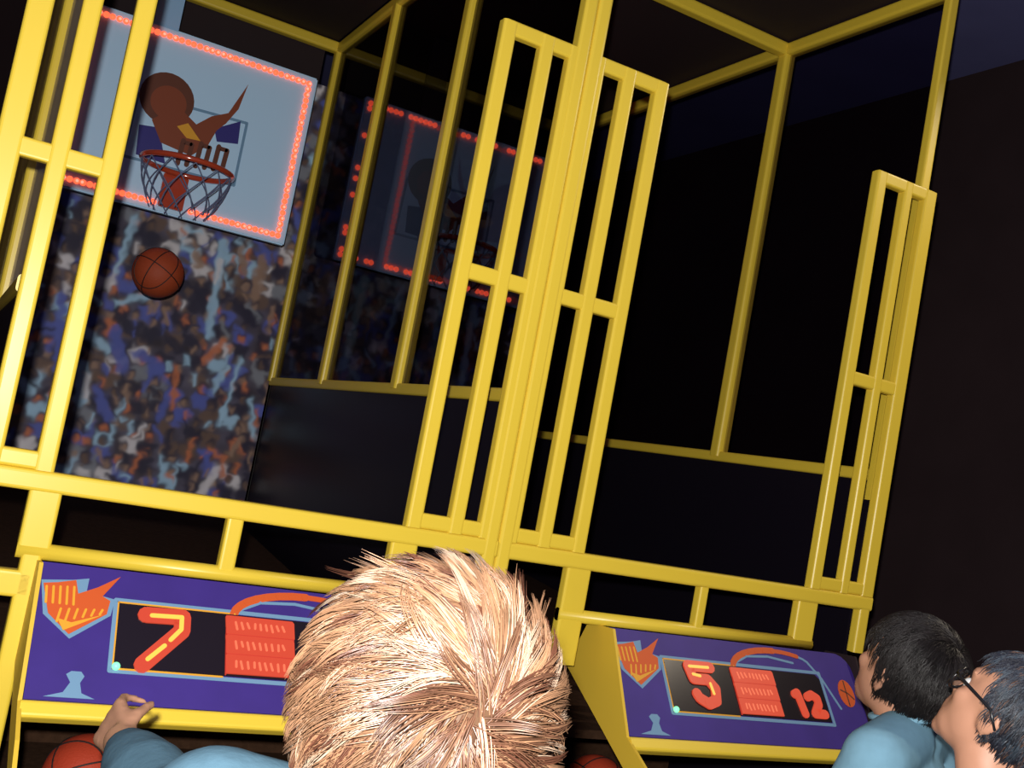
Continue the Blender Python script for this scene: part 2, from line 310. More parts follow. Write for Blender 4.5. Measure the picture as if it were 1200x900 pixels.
    bb = link('backboard', bm, BOARD, T)
    r = random.Random(3)
    e = 0.031 if mirror_first else 0.024; lx0, lx1, lz0, lz1 = bx0+e, bx1-e, B0+e, B1-e
    spots = []
    n = int((lx1-lx0)/0.021)
    gone = lambda x: mirror_first and -0.60 < x < -0.50
    for k in range(n+1):
        x = lx0+(lx1-lx0)*k/n; spots.append((x, lz1))
        if not gone(x): spots.append((x, lz0))
    n = int((lz1-lz0)/0.021)
    for k in range(1, n): z = lz0+(lz1-lz0)*k/n; spots += [(lx0, z), (lx1, z)]
    bm = bmesh.new(); bm2 = bmesh.new(); bm3 = bmesh.new()
    for x, z in spots:
        if not mirror_first and r.random() < (0.38 if x > lx0+0.01 else 0.72) and not (x < lx0+0.01 and (z < lz0+0.01 or z > lz1-0.01)): continue
        if mirror_first or r.random() < 1: sphere(bm, (X(x)+r.uniform(-.001, .001), yb-0.004, z), (0.0108, 0.008, 0.0108), 10, 6)
        if mirror_first and r.random() < 0.55: sphere(bm2, (X(x)+r.uniform(-.003, .003), yb-0.010, z), (0.0055, 0.004, 0.0055), 8, 5)
    led = link('light_border', bm, LED, bb, True); led['kind'] = 'stuff'
    if mirror_first: c = link('bright_bulbs', bm2, LEDP, bb, True); c['kind'] = 'stuff'
    else: bm2.free()
    dx = 0 if mirror_first else (bx0+0.965)
    def bf(u, v, h): return Vector((X(u+dx), yb-h, v))
    def bpoly(name, polys, m, h):
        b_ = bmesh.new()
        for p in polys: prism(b_, p, lambda u, v: bf(u, v, h), lambda u, v: bf(u, v, -0.001))
        return link(name, b_, m, bb)
    circ = lambda cx_, cz_, rx, rz, n=28: [(cx_+rx*math.cos(2*math.pi*k/n), cz_+rz*math.sin(2*math.pi*k/n)) for k in range(n)]
    for pl in ([(-0.712, 2.440), (-0.645, 2.450), (-0.600, 2.331), (-0.702, 2.335)], [(-0.461, 2.505), (-0.375, 2.560), (-0.368, 2.476), (-0.443, 2.462)]): bpoly('target_square_patch', [pl], NAVY, 0.0010)
    b_ = bmesh.new()
    for a, b in (((-0.735, 2.545), (-0.352, 2.560)), ((-0.352, 2.560), (-0.352, 2.325)), ((-0.352, 2.325), (-0.742, 2.318)), ((-0.742, 2.318), (-0.735, 2.545))): stroke(b_, [a, b], 0.010, bf, -0.001, 0.0008)
    link('target_square_line', b_, PALEB, bb)
    bpoly('printed_ball', [circ(-0.640, 2.558, 0.094, 0.092)], BRNP2, 0.0014)
    bpoly('printed_ball_shade', [circ(-0.632, 2.545, 0.062, 0.060)], BRNP, 0.0018)
    bpoly('printed_flame', [[(-0.675, 2.47), (-0.60, 2.545), (-0.525, 2.50), (-0.479, 2.545), (-0.424, 2.575), (-0.376, 2.70), (-0.392, 2.600), (-0.425, 2.535), (-0.452, 2.50), (-0.470, 2.44), (-0.52, 2.385), (-0.63, 2.40)]], BRNP, 0.0022)
    bpoly('printed_highlight', [[(-0.588, 2.473), (-0.553, 2.495), (-0.499, 2.446), (-0.548, 2.442)]], ORANGEY, 0.0026)
    b_ = bmesh.new()
    for k in range(6):
        xa = -0.56+k*0.031; za = 2.345+k*0.004
        stroke(b_, [(xa, za), (xa+0.004, za+0.085-0.01*(k % 2))], 0.017, bf, -0.001, 0.0030)
    for k in (0, 2, 4): stroke(b_, [(-0.556+k*0.031, 2.425+k*.004), (-0.530+k*0.031, 2.425+k*.004)], 0.015, bf, -0.001, 0.0030)
    link('printed_lettering', b_, BRNP2, bb)
    b_ = bmesh.new(); box(b_, X(-0.598+dx), X(-0.512+dx), yb-0.022, yb+0.001, 2.178, 2.300)
    bmesh.ops.bevel(b_, geom=[q for q in b_.edges], offset=0.004, segments=2, affect='EDGES')
    hx, hy, hz, hr = -0.553+dx, 1.66, 2.300, 0.150
    link('hoop_bracket', b_, RIMM, bb)
    b_ = bmesh.new(); tube(b_, [(X(hx)+hr*math.cos(2*math.pi*k/40), hy+hr*math.sin(2*math.pi*k/40), hz) for k in range(40)], 0.0095, 10, True)
    rbar(b_, (X(hx)-0.03, hy+hr-0.005, hz), (X(hx)-0.03, yb-0.01, hz), 0.014, 0.012, (1, 0, 0)); rbar(b_, (X(hx)+0.03, hy+hr-0.005, hz), (X(hx)+0.03, yb-0.01, hz), 0.014, 0.012, (1, 0, 0))
    link('hoop_rim', b_, RIMM, bb, True)
    b_ = bmesh.new()
    for k in range(12):
        for sg in (1, -1):
            pts = []
            for s_ in range(9):
                t = s_/8; a = 2*math.pi*(k+sg*t*1.6)/12; rr = hr*(1-0.36*t+0.06*math.sin(t*math.pi))
                pts.append((X(hx)+rr*math.cos(a), hy+rr*math.sin(a), hz-0.008-0.15*t))
            tube(b_, pts, 0.0022, 5)
    link('hoop_net', b_, NET, bb)
    b_ = bmesh.new(); box(b_, X(-0.735+dx), X(-0.650+dx), yb+0.004, yb+0.026, 2.80, 3.125); link('board_hanger', b_, EDGE if mirror_first else DARK, bb)
    # --- lane ramp, tray, cabinet
    xa, xb = (-0.995, 0.0) if mirror_first else (0.075, 1.195)
    b_ = bmesh.new(); prism(b_, [(0.05, 0.93), (2.315, 1.10), (2.315, 1.08), (0.05, 0.91)], lambda y, z: Vector((X(xa), y, z)), lambda y, z: Vector((X(xb), y, z))); link('return_ramp', b_, BROWN, T)
    pa, pb = disp0+0.004, disp0+dw-0.004
    b_ = bmesh.new(); prism(b_, [(-0.20, 0.665), (0.62, 0.672), (0.62, 0.650), (-0.20, 0.643)], lambda y, z: Vector((X(pa), y, z)), lambda y, z: Vector((X(pb), y, z))); link('ball_tray', b_, BROWN, T)
    b_ = bmesh.new(); box(b_, X(pa), X(pb), 0.622, 0.64, 0.0, 0.94); link('tray_back', b_, BROWN, T)
    b_ = bmesh.new(); box(b_, X(pa), X(pb), -0.225, -0.202, 0.0, 0.70)
    box(b_, X(pa), X(pa)+0.02, -0.2, 0.62, 0, 0.64); box(b_, X(pb)-0.02, X(pb), -0.2, 0.62, 0, 0.64); link('cabinet_front', b_, DARK, T)
    # --- side plates of the score box
    prof = [(0.06, 1.178), (-0.045, 1.186), (-0.168, 0.977), (-0.250, 0.937), (-0.330, 0.870), (-0.330, 0.835), (-0.183, 0.908), (0.118, 1.062), (0.098, 1.105)]
    for px in (disp0-0.008, disp0+dw+0.001):
        b_ = bmesh.new(); prism(b_, prof, lambda y, z: Vector((X(px), y, z)), lambda y, z: Vector((X(px)+0.007, y, z))); link('side_plate', b_, YELP if px < disp0 else DARK, T)
    # --- the score display, a slanted board: u along x, v down the slope
    o0 = Vector((X(disp0), -0.018, 1.184)); dv = (Vector((0, -0.168, 0.980))-Vector((0, -0.018, 1.184))); S = dv.length; dv.normalize()
    nrm = Vector((1, 0, 0)).cross(dv)
    if nrm.y > 0: nrm = -nrm
    f = lambda u, v, h: o0+Vector((u, 0, 0))+dv*v+nrm*h
    W = dw; cr = 0.05
    outl = [(0, 0), (W-cr, 0)]+[(W-cr+cr*math.sin(a), cr-cr*math.cos(a)) for a in np.linspace(0.2, 1.57, 5)]+[(W, S-0.09)]+[(W-0.09+0.09*math.cos(a), S-0.09+0.09*math.sin(a)) for a in np.linspace(0.2, 1.57, 5)]+[(0, S)]
    b_ = bmesh.new(); prism(b_, outl, lambda u, v: f(u, v, 0), lambda u, v: f(u, v, -0.02)); D = link('score_display', b_, BLUE, T)
    def dp(name, polys, m, h, h0=-0.001):
        b2 = bmesh.new()
        for p in polys: prism(b2, p, lambda u, v: f(u, v, h), lambda u, v: f(u, v, h0))
        return link(name, b2, m, D)
    def ds(name, strokes, wd, m, h, h0=-0.001):
        b2 = bmesh.new()
        for p in strokes: stroke(b2, p, wd, f, h0, h)
        return link(name, b2, m, D)
    s0, s1, t0, t1 = 0.138, 0.625, 0.066, 0.188
    ds('screen_outline', [[(s0-.006, t0-.006), (s1+.006, t0-.006), (s1+.008, t1+.006), (s0-.006, t1+.006), (s0-.006, t0-.006)]], 0.008, PALEB, 0.0008)
    ds('orange_outline', [[(s0-.001, t0-.002), (0.35, t0-.002)], [(s0-.001, t0-.002), (s0-.001, t1)], [(s0, t1+.002), (0.33, t1+.002)]], 0.0035, ORANGEY, 0.0012)
    dp('screen', [[(s0, t0), (s1-0.012, t0), (s1, t0+0.012), (s1, t1), (s0, t1)]], SCREEN, 0.002)
    if digit == '7':
        ds('score_digit', [[(0.186, 0.085), (0.252, 0.083), (0.252, 0.110), (0.186, 0.180)]], 0.030, DIGIT, 0.006, 0.0)
        for q in ([(0.196, 0.086), (0.250, 0.084), (0.250, 0.108), (0.232, 0.130)], [(0.222, 0.142), (0.194, 0.170)]): ds('digit_bright_core', [q], 0.008, DIGITY, 0.0072, 0.005)
    else:
        ds('score_digit', [[(0.270, 0.077), (0.204, 0.077), (0.212, 0.108), (0.255, 0.108), (0.272, 0.128), (0.266, 0.158), (0.242, 0.167), (0.218, 0.155), (0.212, 0.145)]], 0.027, DIGIT, 0.006, 0.0)
        for q in ([(0.206, 0.079), (0.262, 0.078)], [(0.212, 0.098), (0.232, 0.101)], [(0.258, 0.118), (0.262, 0.142)]): ds('digit_bright_core', [q], 0.007, DIGITY, 0.0072, 0.005)
    # glowing sign of three rows
    rows = []
    for k in range(3):
        va = 0.072+k*0.0385; rows.append([(0.332+k*.001, va), (0.336+k*.001, va-0.002), (0.462, va-0.002), (0.466, va+0.002), (0.467, va+0.034), (0.334+k*.001, va+0.035)])
    dp('glowing_row', rows, DIGIT, 0.006, 0.0)
    dp('row_divider', [[(0.333, 0.1060), (0.466, 0.1060), (0.466, 0.1105), (0.333, 0.1105)], [(0.334, 0.1447), (0.466, 0.1447), (0.466, 0.1490), (0.334, 0.1490)], [(0.333, 0.070), (0.335, 0.070), (0.336, 0.187), (0.334, 0.187)]], ROWDK, 0.0055, 0.0)
    rr_ = random.Random(8)
    for k in range(3):
        va = 0.089+k*0.0385; ds('row_bright_patch', [[(0.352+i*0.0115+rr_.uniform(-.002, .002), va-0.006), (0.354+i*0.0115, va+rr_.uniform(0.002, 0.008))] for i in range(9)], 0.0045, ROWLT, 0.0066, 0.005)['kind'] = 'stuff'
    if timer:
        ds('timer_digit', [[(0.522, 0.124), (0.532, 0.120), (0.540, 0.172)]], 0.022, DIGIT, 0.006, 0.0)
        ds('timer_digit', [[(0.563, 0.128), (0.578, 0.122), (0.594, 0.130), (0.594, 0.145), (0.574, 0.170), (0.606, 0.170)]], 0.023, DIGIT, 0.006, 0.0)
    # orange basketball arc over the screen
    arc = [(0.348+(0.492-0.348)*(1-math.cos(a))/1.0, 0.068-0.055*math.sin(a)) for a in np.linspace(0.05, 1.57, 9)]
    arc2 = [(0.492+0.115*math.sin(a), 0.013+0.03*(1-math.cos(a))) for a in np.linspace(0.0, 1.5, 7)]
    ds('printed_arc', [arc], 0.016, ORANGE, 0.0012)
    ds('printed_arc', [arc2[:4]], 0.011, ORANGE, 0.0012)
    ds('printed_pale_line', [arc2[3:]+[(0.635, 0.075), (0.672, 0.15)], [(0.345, 0.062), (0.40, 0.035), (0.47, 0.03), (0.55, 0.04)]], 0.006, PALEB, 0.0011)
    # flaming ball emblem
    dp('emblem_rim', [[(0.002, 0.036), (0.055, 0.030), (0.082, 0.024), (0.080, 0.05), (0.130, 0.060), (0.125, 0.092), (0.060, 0.142), (0.012, 0.10)]], PALEB, 0.0010)
    dp('emblem_flame', [[(0.006, 0.042), (0.030, 0.038), (0.060, 0.030), (0.066, 0.056), (0.098, 0.040), (0.136, 0.014), (0.108, 0.056), (0.122, 0.064), (0.118, 0.090), (0.058, 0.134), (0.020, 0.098)]], ORANGE, 0.0016)
    ds('emblem_stripe', [[(0.012+k*0.0115, 0.048-k*0.001), (0.014+k*0.0115, 0.078)] for k in range(5)]+[[(0.036+k*0.014, 0.112-k*0.004), (0.040+k*0.014, 0.088-k*0.001)] for k in range(6)], 0.0042, ORANGEY, 0.0020)
    dp('emblem_glow', [[(0.048, 0.128), (0.112, 0.092), (0.060, 0.112), (0.036, 0.106)]], ORANGEY, 0.0021)
    # pale trophy-like figure
    dp('printed_figure', [[(0.062, 0.206), (0.070, 0.200), (0.086, 0.200), (0.092, 0.208), (0.086, 0.220), (0.090, 0.238), (0.112, 0.247), (0.030, 0.247), (0.060, 0.238), (0.070, 0.220)]], PALEB, 0.0012)
    dp('printed_small_ball', [circ(0.708, 0.108, 0.026, 0.036, 20)], ORANGE, 0.0014)
    ds('printed_small_ball_seam', [[(0.690, 0.100), (0.712, 0.108), (0.728, 0.122)], [(0.708, 0.076), (0.706, 0.140)]], 0.004, BRNP2, 0.0018)
    b2 = bmesh.new(); sphere(b2, f(0.142, 0.186, 0.003), 0.0072, 14, 8); link('green_light', b2, GREENL, D, True)
    # yellow lip under the display
    b_ = bmesh.new(); rbar(b_, f(-0.004, S+0.017, -0.008), f(W-0.05, S+0.017, -0.008), 0.030, 0.03, tuple(dv)); link('display_lip', b_, YEL, T)
    return T
machine(-0.575, True, 'yellow-framed basketball cage machine with score 7 and a light-bordered white backboard', '7', False, False)
machine(0.576, False, 'yellow-framed basketball cage machine at the right with score 5 and timer 12', '5', True, True)

# ------------------------------------------------------------------ basketballs
def basketball(loc, r, label, m, rot, cat='basketball', group=None):
    bm = bmesh.new(); sphere(bm, (0, 0, 0), r, 40, 24); o = link('basketball', bm, m, None, True)
    o.location = loc; o.rotation_euler = rot; tag(o, label, cat, group)
    s = bmesh.new(); R = r*1.0005; N = 48
    for ax in range(2):
        pts = []
        for k in range(N):
            a = 2*math.pi*k/N; pts.append((R*math.cos(a), R*math.sin(a), 0) if ax == 0 else (R*math.cos(a), 0, R*math.sin(a)))
        tube(s, pts, r*0.022, 6, True)
    for sg in (1, -1):
        pts = []
        for k in range(N):
            a = 2*math.pi*k/N; v = Vector((sg*(0.55+0.22*math.cos(2*a)), 0.85*math.cos(a), 0.85*math.sin(a))).normalized()*R; pts.append(tuple(v))
        tube(s, pts, r*0.022, 6, True)
    link('seam', s, SEAM, o, True); return o
basketball((-0.5566, 1.782, 1.94), 0.0865, 'dark orange basketball in mid-air below the lit hoop', RUBBERD, (0.4, 0.3, 1.2))
basketball((-0.733, 0.137, 0.7525), 0.084, 'red basketball lying in the tray under the score 7 display', RUBBER, (0.9, 0.2, 0.6))
basketball((0.482, 0.165, 0.754), 0.084, 'red basketball in the tray under the score 5 display', RUBBER, (0.2, 0.8, 0.3))

# ------------------------------------------------------------------ people
def capsule(bm, p0, r0, p1, r1, n=16):
    p0, p1 = Vector(p0), Vector(p1)
    sphere(bm, p0, r0, n, 10); sphere(bm, p1, r1, n, 10); tube(bm, [p0, p1], [r0, r1], n)
def fused(name, bm, m, parent, voxel, smooth=6, loc=None):
    o = link(name, bm, m, parent, True, loc)
    md = o.modifiers.new('r', 'REMESH'); md.mode = 'VOXEL'; md.voxel_size = voxel; md.use_smooth_shade = True
    ms = o.modifiers.new('s', 'SMOOTH'); ms.factor = 0.5; ms.iterations = smooth
    dg = bpy.context.evaluated_depsgraph_get(); me = bpy.data.meshes.new_from_object(o.evaluated_get(dg))
    o.modifiers.clear(); o.data = me
    me.polygons.foreach_set('use_smooth', [True]*len(me.polygons)); me.update()
    return o
def basis(fwd, up):
    f = Vector(fwd).normalized(); u = Vector(up); u = (u-f*u.dot(f)).normalized(); r = f.cross(u)
    return Matrix(((r.x, f.x, u.x), (r.y, f.y, u.y), (r.z, f.z, u.z)))   # columns right, forward, up
def head_shapes(bm, c, B, s):
    """s = head height; local right x, forward y, up z"""
    def E(p, r, rot=None):
        m = B @ rot if rot else B
        sphere(bm, c+B @ (Vector(p)*s), tuple(q*s for q in r), 20, 14, m)
    rx = lambda a: Matrix.Rotation(math.radians(a), 3, 'X')
    E((0, -0.05, 0.12), (0.335, 0.415, 0.375)); E((0, 0.06, -0.12), (0.29, 0.30, 0.31))
    E((0, 0.16, -0.28), (0.21, 0.20, 0.17)); E((0, 0.27, -0.40), (0.095, 0.085, 0.075))      # jaw, chin
    E((0, 0.30, 0.13), (0.24, 0.075, 0.06))                                                    # brow
    E((0, 0.36, -0.03), (0.045, 0.055, 0.12), rx(-14)); E((0, 0.415, -0.09), (0.052, 0.05, 0.042)) # nose
    for sg in (1, -1):
        E((sg*0.05, 0.375, -0.105), (0.032, 0.035, 0.028)); E((sg*0.17, 0.24, -0.07), (0.10, 0.085, 0.085))
        # ear: rim and lobe
        q = [(sg*0.315, -0.045, -0.12), (sg*0.335, -0.02, -0.03), (sg*0.352, -0.05, 0.06), (sg*0.362, -0.115, 0.075), (sg*0.362, -0.15, 0.0), (sg*0.345, -0.12, -0.09), (sg*0.318, -0.07, -0.15)]
        tube(bm, [c+B @ (Vector(p)*s) for p in q], [0.026*s]*7, 8)
        E((sg*0.335, -0.08, -0.03), (0.02, 0.06, 0.09))
    E((0, 0.36, -0.205), (0.085, 0.04, 0.022)); E((0, 0.352, -0.255), (0.07, 0.04, 0.024))      # lips
def eyes(parent, c, B, s):
    for sg in (1, -1):
        bm = bmesh.new(); sphere(bm, c+B @ (Vector((sg*0.135, 0.300, 0.02))*s), 0.046*s, 14, 10); link('eye', bm, EYEW, parent, True)
        bm = bmesh.new(); sphere(bm, c+B @ (Vector((sg*0.135, 0.335, 0.02))*s), (0.022*s, 0.014*s, 0.022*s), 12, 8, B); link('iris', bm, EYED, parent, True)
def hand(bm, wrist, fwd, palm_n, L, curl, side):
    """side: +1 when the thumb leaves towards fwd x palm_n"""
    f = Vector(fwd).normalized(); n = Vector(palm_n); n = (n-f*n.dot(f)).normalized(); s = f.cross(n)*side
    P = L*0.52; w0 = Vector(wrist)
    for k, off in enumerate((-1.5, -0.5, 0.5, 1.5)):
        capsule(bm, w0+s*off*L*0.06, L*0.085, w0+f*P*0.92+s*off*L*0.115, L*0.072, 10)
    for off, ln in ((1.5, 0.42), (0.5, 0.48), (-0.5, 0.45), (-1.5, 0.36)):
        p = w0+f*P*0.95+s*off*L*0.125; d = (f+s*off*0.06).normalized(); ln *= L
        ax = s; r = L*0.052
        for seg, (fr, cu) in enumerate(((0.42, curl*0.5), (0.32, curl), (0.26, curl*0.8))):
            d = Quaternion(ax, cu*side) @ d
            q = p+d*ln*fr; capsule(bm, p, r, q, r*0.9, 10); p = q; r *= 0.9
    b = w0+s*L*0.13+f*L*0.08; d = (s*0.45+f*0.8+n*0.5).normalized()
    for fr, rr in ((0.2, 0.068), (0.15, 0.058), (0.12, 0.052)):
        q = b+d*L*fr; capsule(bm, b, L*rr, q, L*rr*0.92, 10); b = q; d = (d+f*0.35+n*0.35).normalized()
def person(label, headc, headB, hs, H, face, skin, arms, top_mat, long_sleeve, hand_curl=0.3, voxel=0.006, shoulder_lift=(0, 0), neck=0.52):
    """arms: {side: (elbow, wrist, handdir, palm)} in room coordinates; side -1 = left"""
    hc = Vector(headc); fy = Vector((face[0], face[1], 0)).normalized(); rx = Vector((fy.y, -fy.x, 0)); up = Vector((0, 0, 1))
    base = Vector((hc.x, hc.y, 0))-fy*0.01
    T = empty('person', base, label, 'person')
    L = lambda x, y, z: Vector((0, 0, 0))+rx*x+fy*y+up*z
    c = hc-base; body = bmesh.new()
    neckz = c.z-hs*neck; sh = neckz-0.055*H; hip = 0.50*H; sw = 0.108*H
    head_shapes(body, c, headB, hs)
    nb = L(0, -0.01, sh+0.02)
    capsule(body, nb, 0.036*H, c+headB @ Vector((0, -0.14*hs, -0.30*hs)), 0.032*H)
    def oval(bm, z, w, d, h, y=0): sphere(bm, L(0, y, z), (w, d, h), 24, 14, Matrix(((rx.x, fy.x, 0), (rx.y, fy.y, 0), (0, 0, 1))))
    def torso(bm, g):
        top = sh-0.055*H; keys = ((0.0, 0.092, 0.066), (0.35, 0.084, 0.058), (0.7, 0.096, 0.066), (1.0, 0.104, 0.060))
        for i in range(13):
            t = i/12; k = max(q for q in range(3) if keys[q][0] <= t); a_, b_ = keys[k], keys[k+1]; u = (t-a_[0])/(b_[0]-a_[0]); u = u*u*(3-2*u)
            oval(bm, hip+(top-hip)*t, (a_[1]+(b_[1]-a_[1])*u)*H+g, (a_[2]+(b_[2]-a_[2])*u)*H+g, 0.07*H)
        for sg in (1, -1): capsule(bm, L(0.02*H*sg, -0.01, sh+0.012*H), 0.034*H+g, L(sg*sw, 0, sh-0.006*H+shoulder_lift[0 if sg < 0 else 1]), 0.036*H+g)
    torso(body, 0)
    for sg in (1, -1):
        ank = L(sg*0.062*H, 0, 0.05*H); kn = L(sg*0.060*H, 0.015*H, 0.27*H); hp = L(sg*0.052*H, 0, hip)
        capsule(body, hp, 0.056*H, kn, 0.035*H); capsule(body, kn, 0.034*H, ank, 0.022*H)
        capsule(body, kn+up*(-0.06*H)-fy*0.008*H, 0.034*H, ank+up*0.06*H, 0.024*H)
        capsule(body, ank-up*0.027*H-fy*0.01*H, 0.022*H, ank-up*0.032*H+fy*0.075*H, 0.017*H)
    sleeves = bmesh.new()
    for sg, (el, wr, hd, pn) in arms.items():
        S0 = L(sg*sw, 0, sh-0.01*H+shoulder_lift[0 if sg < 0 else 1]); e = Vector(el)-base; w_ = Vector(wr)-base
        capsule(body, S0, 0.031*H, e, 0.023*H); capsule(body, e, 0.0235*H, e.lerp(w_, 0.35), 0.024*H); capsule(body, e.lerp(w_, 0.35), 0.024*H, w_, 0.0155*H)
        hand(body, w_, hd, pn, 0.092*H, hand_curl, sg)
        g = 0.009
        if long_sleeve:
            capsule(sleeves, S0, 0.034*H+g, e, 0.027*H+g); end = e.lerp(w_, 0.90)
            capsule(sleeves, e, 0.028*H+g, e.lerp(w_, 0.4), 0.027*H+g); tube(sleeves, [e.lerp(w_, 0.4), e.lerp(w_, 0.7), end], [0.027*H+g, 0.020*H+g, 0.0155*H+0.004], 20)
            sphere(sleeves, e.lerp(w_, 0.4), 0.027*H+g)
            for k in range(5):   # folds
                q = e.lerp(w_, 0.0+0.10*k); sphere(sleeves, q+Vector((0, 0, -0.006)), 0.027*H+g+0.003*(1-k/5), 16, 8)
        else:
            tube(sleeves, [S0, S0.lerp(e, 0.75)], [0.036*H+g, 0.034*H+g], 20); sphere(sleeves, S0, 0.037*H+g)
    b = fused('body', body, skin, T, voxel, 7)
    torso(sleeves, 0.010)
    # collar ring
    fused('shirt', sleeves, top_mat, T, 0.007, 5)
    cl = bmesh.new(); ctr = L(0, -0.006, sh+0.040*H)
    tube(cl, [ctr+rx*0.048*H*math.cos(a)+fy*0.046*H*math.sin(a)-up*0.010*H*math.sin(a) for a in [2*math.pi*k/24 for k in range(24)]], 0.006, 8, True)
    link('collar', cl, top_mat, T, True)
    tr = bmesh.new()
    oval(tr, hip-0.005*H, 0.096*H+0.008, 0.070*H+0.008, 0.07*H)
    for sg in (1, -1):
        ank = L(sg*0.062*H, 0, 0.06*H); kn = L(sg*0.060*H, 0.015*H, 0.27*H); hp = L(sg*0.052*H, 0, hip)
        capsule(tr, hp, 0.060*H+.008, kn, 0.042*H+.008); tube(tr, [kn, ank], [0.042*H+.008, 0.034*H+.008], 18)
        capsule(tr, kn, 0.042*H+.008, kn.lerp(ank, .5), 0.04*H+.008)
    fused('trousers', tr, JEANS if top_mat is not DCLOTH else DCLOTH, T, 0.008, 5)
    for sg in (1, -1):
        so = bmesh.new(); a = L(sg*0.062*H, -0.012*H, 0.028*H); f_ = L(sg*0.064*H, 0.085*H, 0.020*H)
        capsule(so, a, 0.027*H, f_, 0.020*H); capsule(so, a+up*0.02*H, 0.026*H, a+fy*0.05*H+up*0.006*H, 0.024*H)
        fused('shoe', so, SHOE, T, 0.006, 4)
    eyes(T, c, headB, hs)
    return T, base
def hair(parent, c, B, rad, whorl, n, length, lift, thick, colf, mat_, swirl=0.0, seed=1, face_y=0.45, face_z=0.30, nape=-0.55, clump=7, grav=0.15, curl=0.25, shell=1.02, nsg=6):
    rng = random.Random(seed); rad = Vector(rad); w = Vector(whorl).normalized()
    V = []; F = []; CL = []
    # scalp cap under the strands
    nu, nv = 48, 28; idx = {}
    def ok(d): return not (d.z < nape or (d.y > face_y and d.z < face_z) or (d.z < 0.05 and d.y > 0.0) or (d.z < 0.3 and d.y > 0.22))
    for i in range(nv+1):
        for j in range(nu):
            th = math.pi*i/nv; ph = 2*math.pi*j/nu; d = Vector((math.sin(th)*math.cos(ph), math.sin(th)*math.sin(ph), math.cos(th)))
            idx[i, j] = len(V); V.append(c+B @ Vector((d.x*rad.x, d.y*rad.y, d.z*rad.z))); CL.append(tuple(q*0.45 for q in colf(rng, 0.3, d)))
    for i in range(nv):
        for j in range(nu):
            th = math.pi*(i+.5)/nv; ph = 2*math.pi*(j+.5)/nu; d = Vector((math.sin(th)*math.cos(ph), math.sin(th)*math.sin(ph), math.cos(th)))
            if ok(d): F.append((idx[i, j], idx[i+1, j], idx[i+1, (j+1) % nu], idx[i, (j+1) % nu]))
    made = 0
    while made < n:
        d = Vector((rng.gauss(0, 1), rng.gauss(0, 1), rng.gauss(0, 1))).normalized()
        if not ok(d): continue
        t = d*d.dot(w)-w
        if t.length < 0.02: t = d.orthogonal()
        t.normalize(); nrm = Vector((d.x/rad.x, d.y/rad.y, d.z/rad.z)).normalized(); sw_ = nrm.cross(t)
        fl = noise.noise_vector(d*2.2+Vector((seed, 0, 0)))
        g = (t+sw_*swirl+fl*curl*2.0+Vector((rng.gauss(0, .18), rng.gauss(0, .18), rng.gauss(0, .18)))); g = (g-nrm*g.dot(nrm)).normalized()
        Lc = length*rng.uniform(0.65, 1.25)*(0.5 if d.z < -0.25 else 0.72 if d.z < 0.1 else 1); lf = lift*rng.uniform(0.5, 1.5); tone = rng.random(); stray = rng.random() < 0.07
        if stray: lf *= 1.5
        bend = Vector((rng.gauss(0, 1), rng.gauss(0, 1), rng.gauss(0, 1)))*curl*0.5
        for k in range(clump):
            j = Vector((rng.gauss(0, 1), rng.gauss(0, 1), rng.gauss(0, 1)))*0.045
            dd = (d+j).normalized(); p = Vector((dd.x*rad.x, dd.y*rad.y, dd.z*rad.z)); dirv = (g+nrm*lf).normalized(); L = Lc*rng.uniform(0.85, 1.1)
            pts = [p.copy()]; tip = -j*0.55*rad.x
            for s in range(nsg):
                u = (s+1)/nsg
                dirv = (dirv+bend*0.22-nrm*lf*0.28+(B.transposed() @ Vector((0, 0, -1)))*grav*0.5).normalized()
                p = p+dirv*L/nsg+tip/nsg
                q = Vector((p.x/rad.x, p.y/rad.y, p.z/rad.z)); m_ = shell+0.05*min(1, u*2)*rng.uniform(0.4, 1)
                if q.length < m_: p = Vector((q.x*rad.x, q.y*rad.y, q.z*rad.z))*(m_/q.length)
                q = Vector((p.x/rad.x, p.y/rad.y, p.z/rad.z)); mx_ = shell+0.09+(0.40 if stray else 0.09)*u+lift*0.2
                if q.length > mx_: p = p*(0.35+0.65*mx_/q.length)
                pts.append(p.copy())
            base = len(V); col = colf(rng, tone, d)
            for s, q in enumerate(pts):
                a = (pts[min(s+1, nsg)]-pts[max(s-1, 0)]).normalized(); e1 = a.orthogonal().normalized(); e1 = (nrm-a*nrm.dot(a)).normalized() if abs(nrm.dot(a)) < .98 else e1; e2 = a.cross(e1)
                r = thick*(1-(s/nsg)**2*0.9)
                for k3 in range(3):
                    an = 2.094*k3; V.append(c+B @ (q+e1*math.cos(an)*r+e2*math.sin(an)*r)); CL.append(col)
            for s in range(nsg):
                for k3 in range(3):
                    a0 = base+s*3+k3; a1 = base+s*3+(k3+1) % 3; F.append((a0, a1, a1+3, a0+3))
            made += 1
    me = bpy.data.meshes.new('hair'); me.from_pydata([tuple(v) for v in V], [], F)
    me.polygons.foreach_set('use_smooth', [True]*len(me.polygons))
    ca = me.color_attributes.new('col', 'FLOAT_COLOR', 'POINT'); arr = np.ones((len(V), 4), 'f'); arr[:, :3] = np.array(CL); ca.data.foreach_set('color', arr.ravel())
    me.materials.append(mat_); o = bpy.data.objects.new('hair', me); COL.objects.link(o); o.parent = parent
    return o

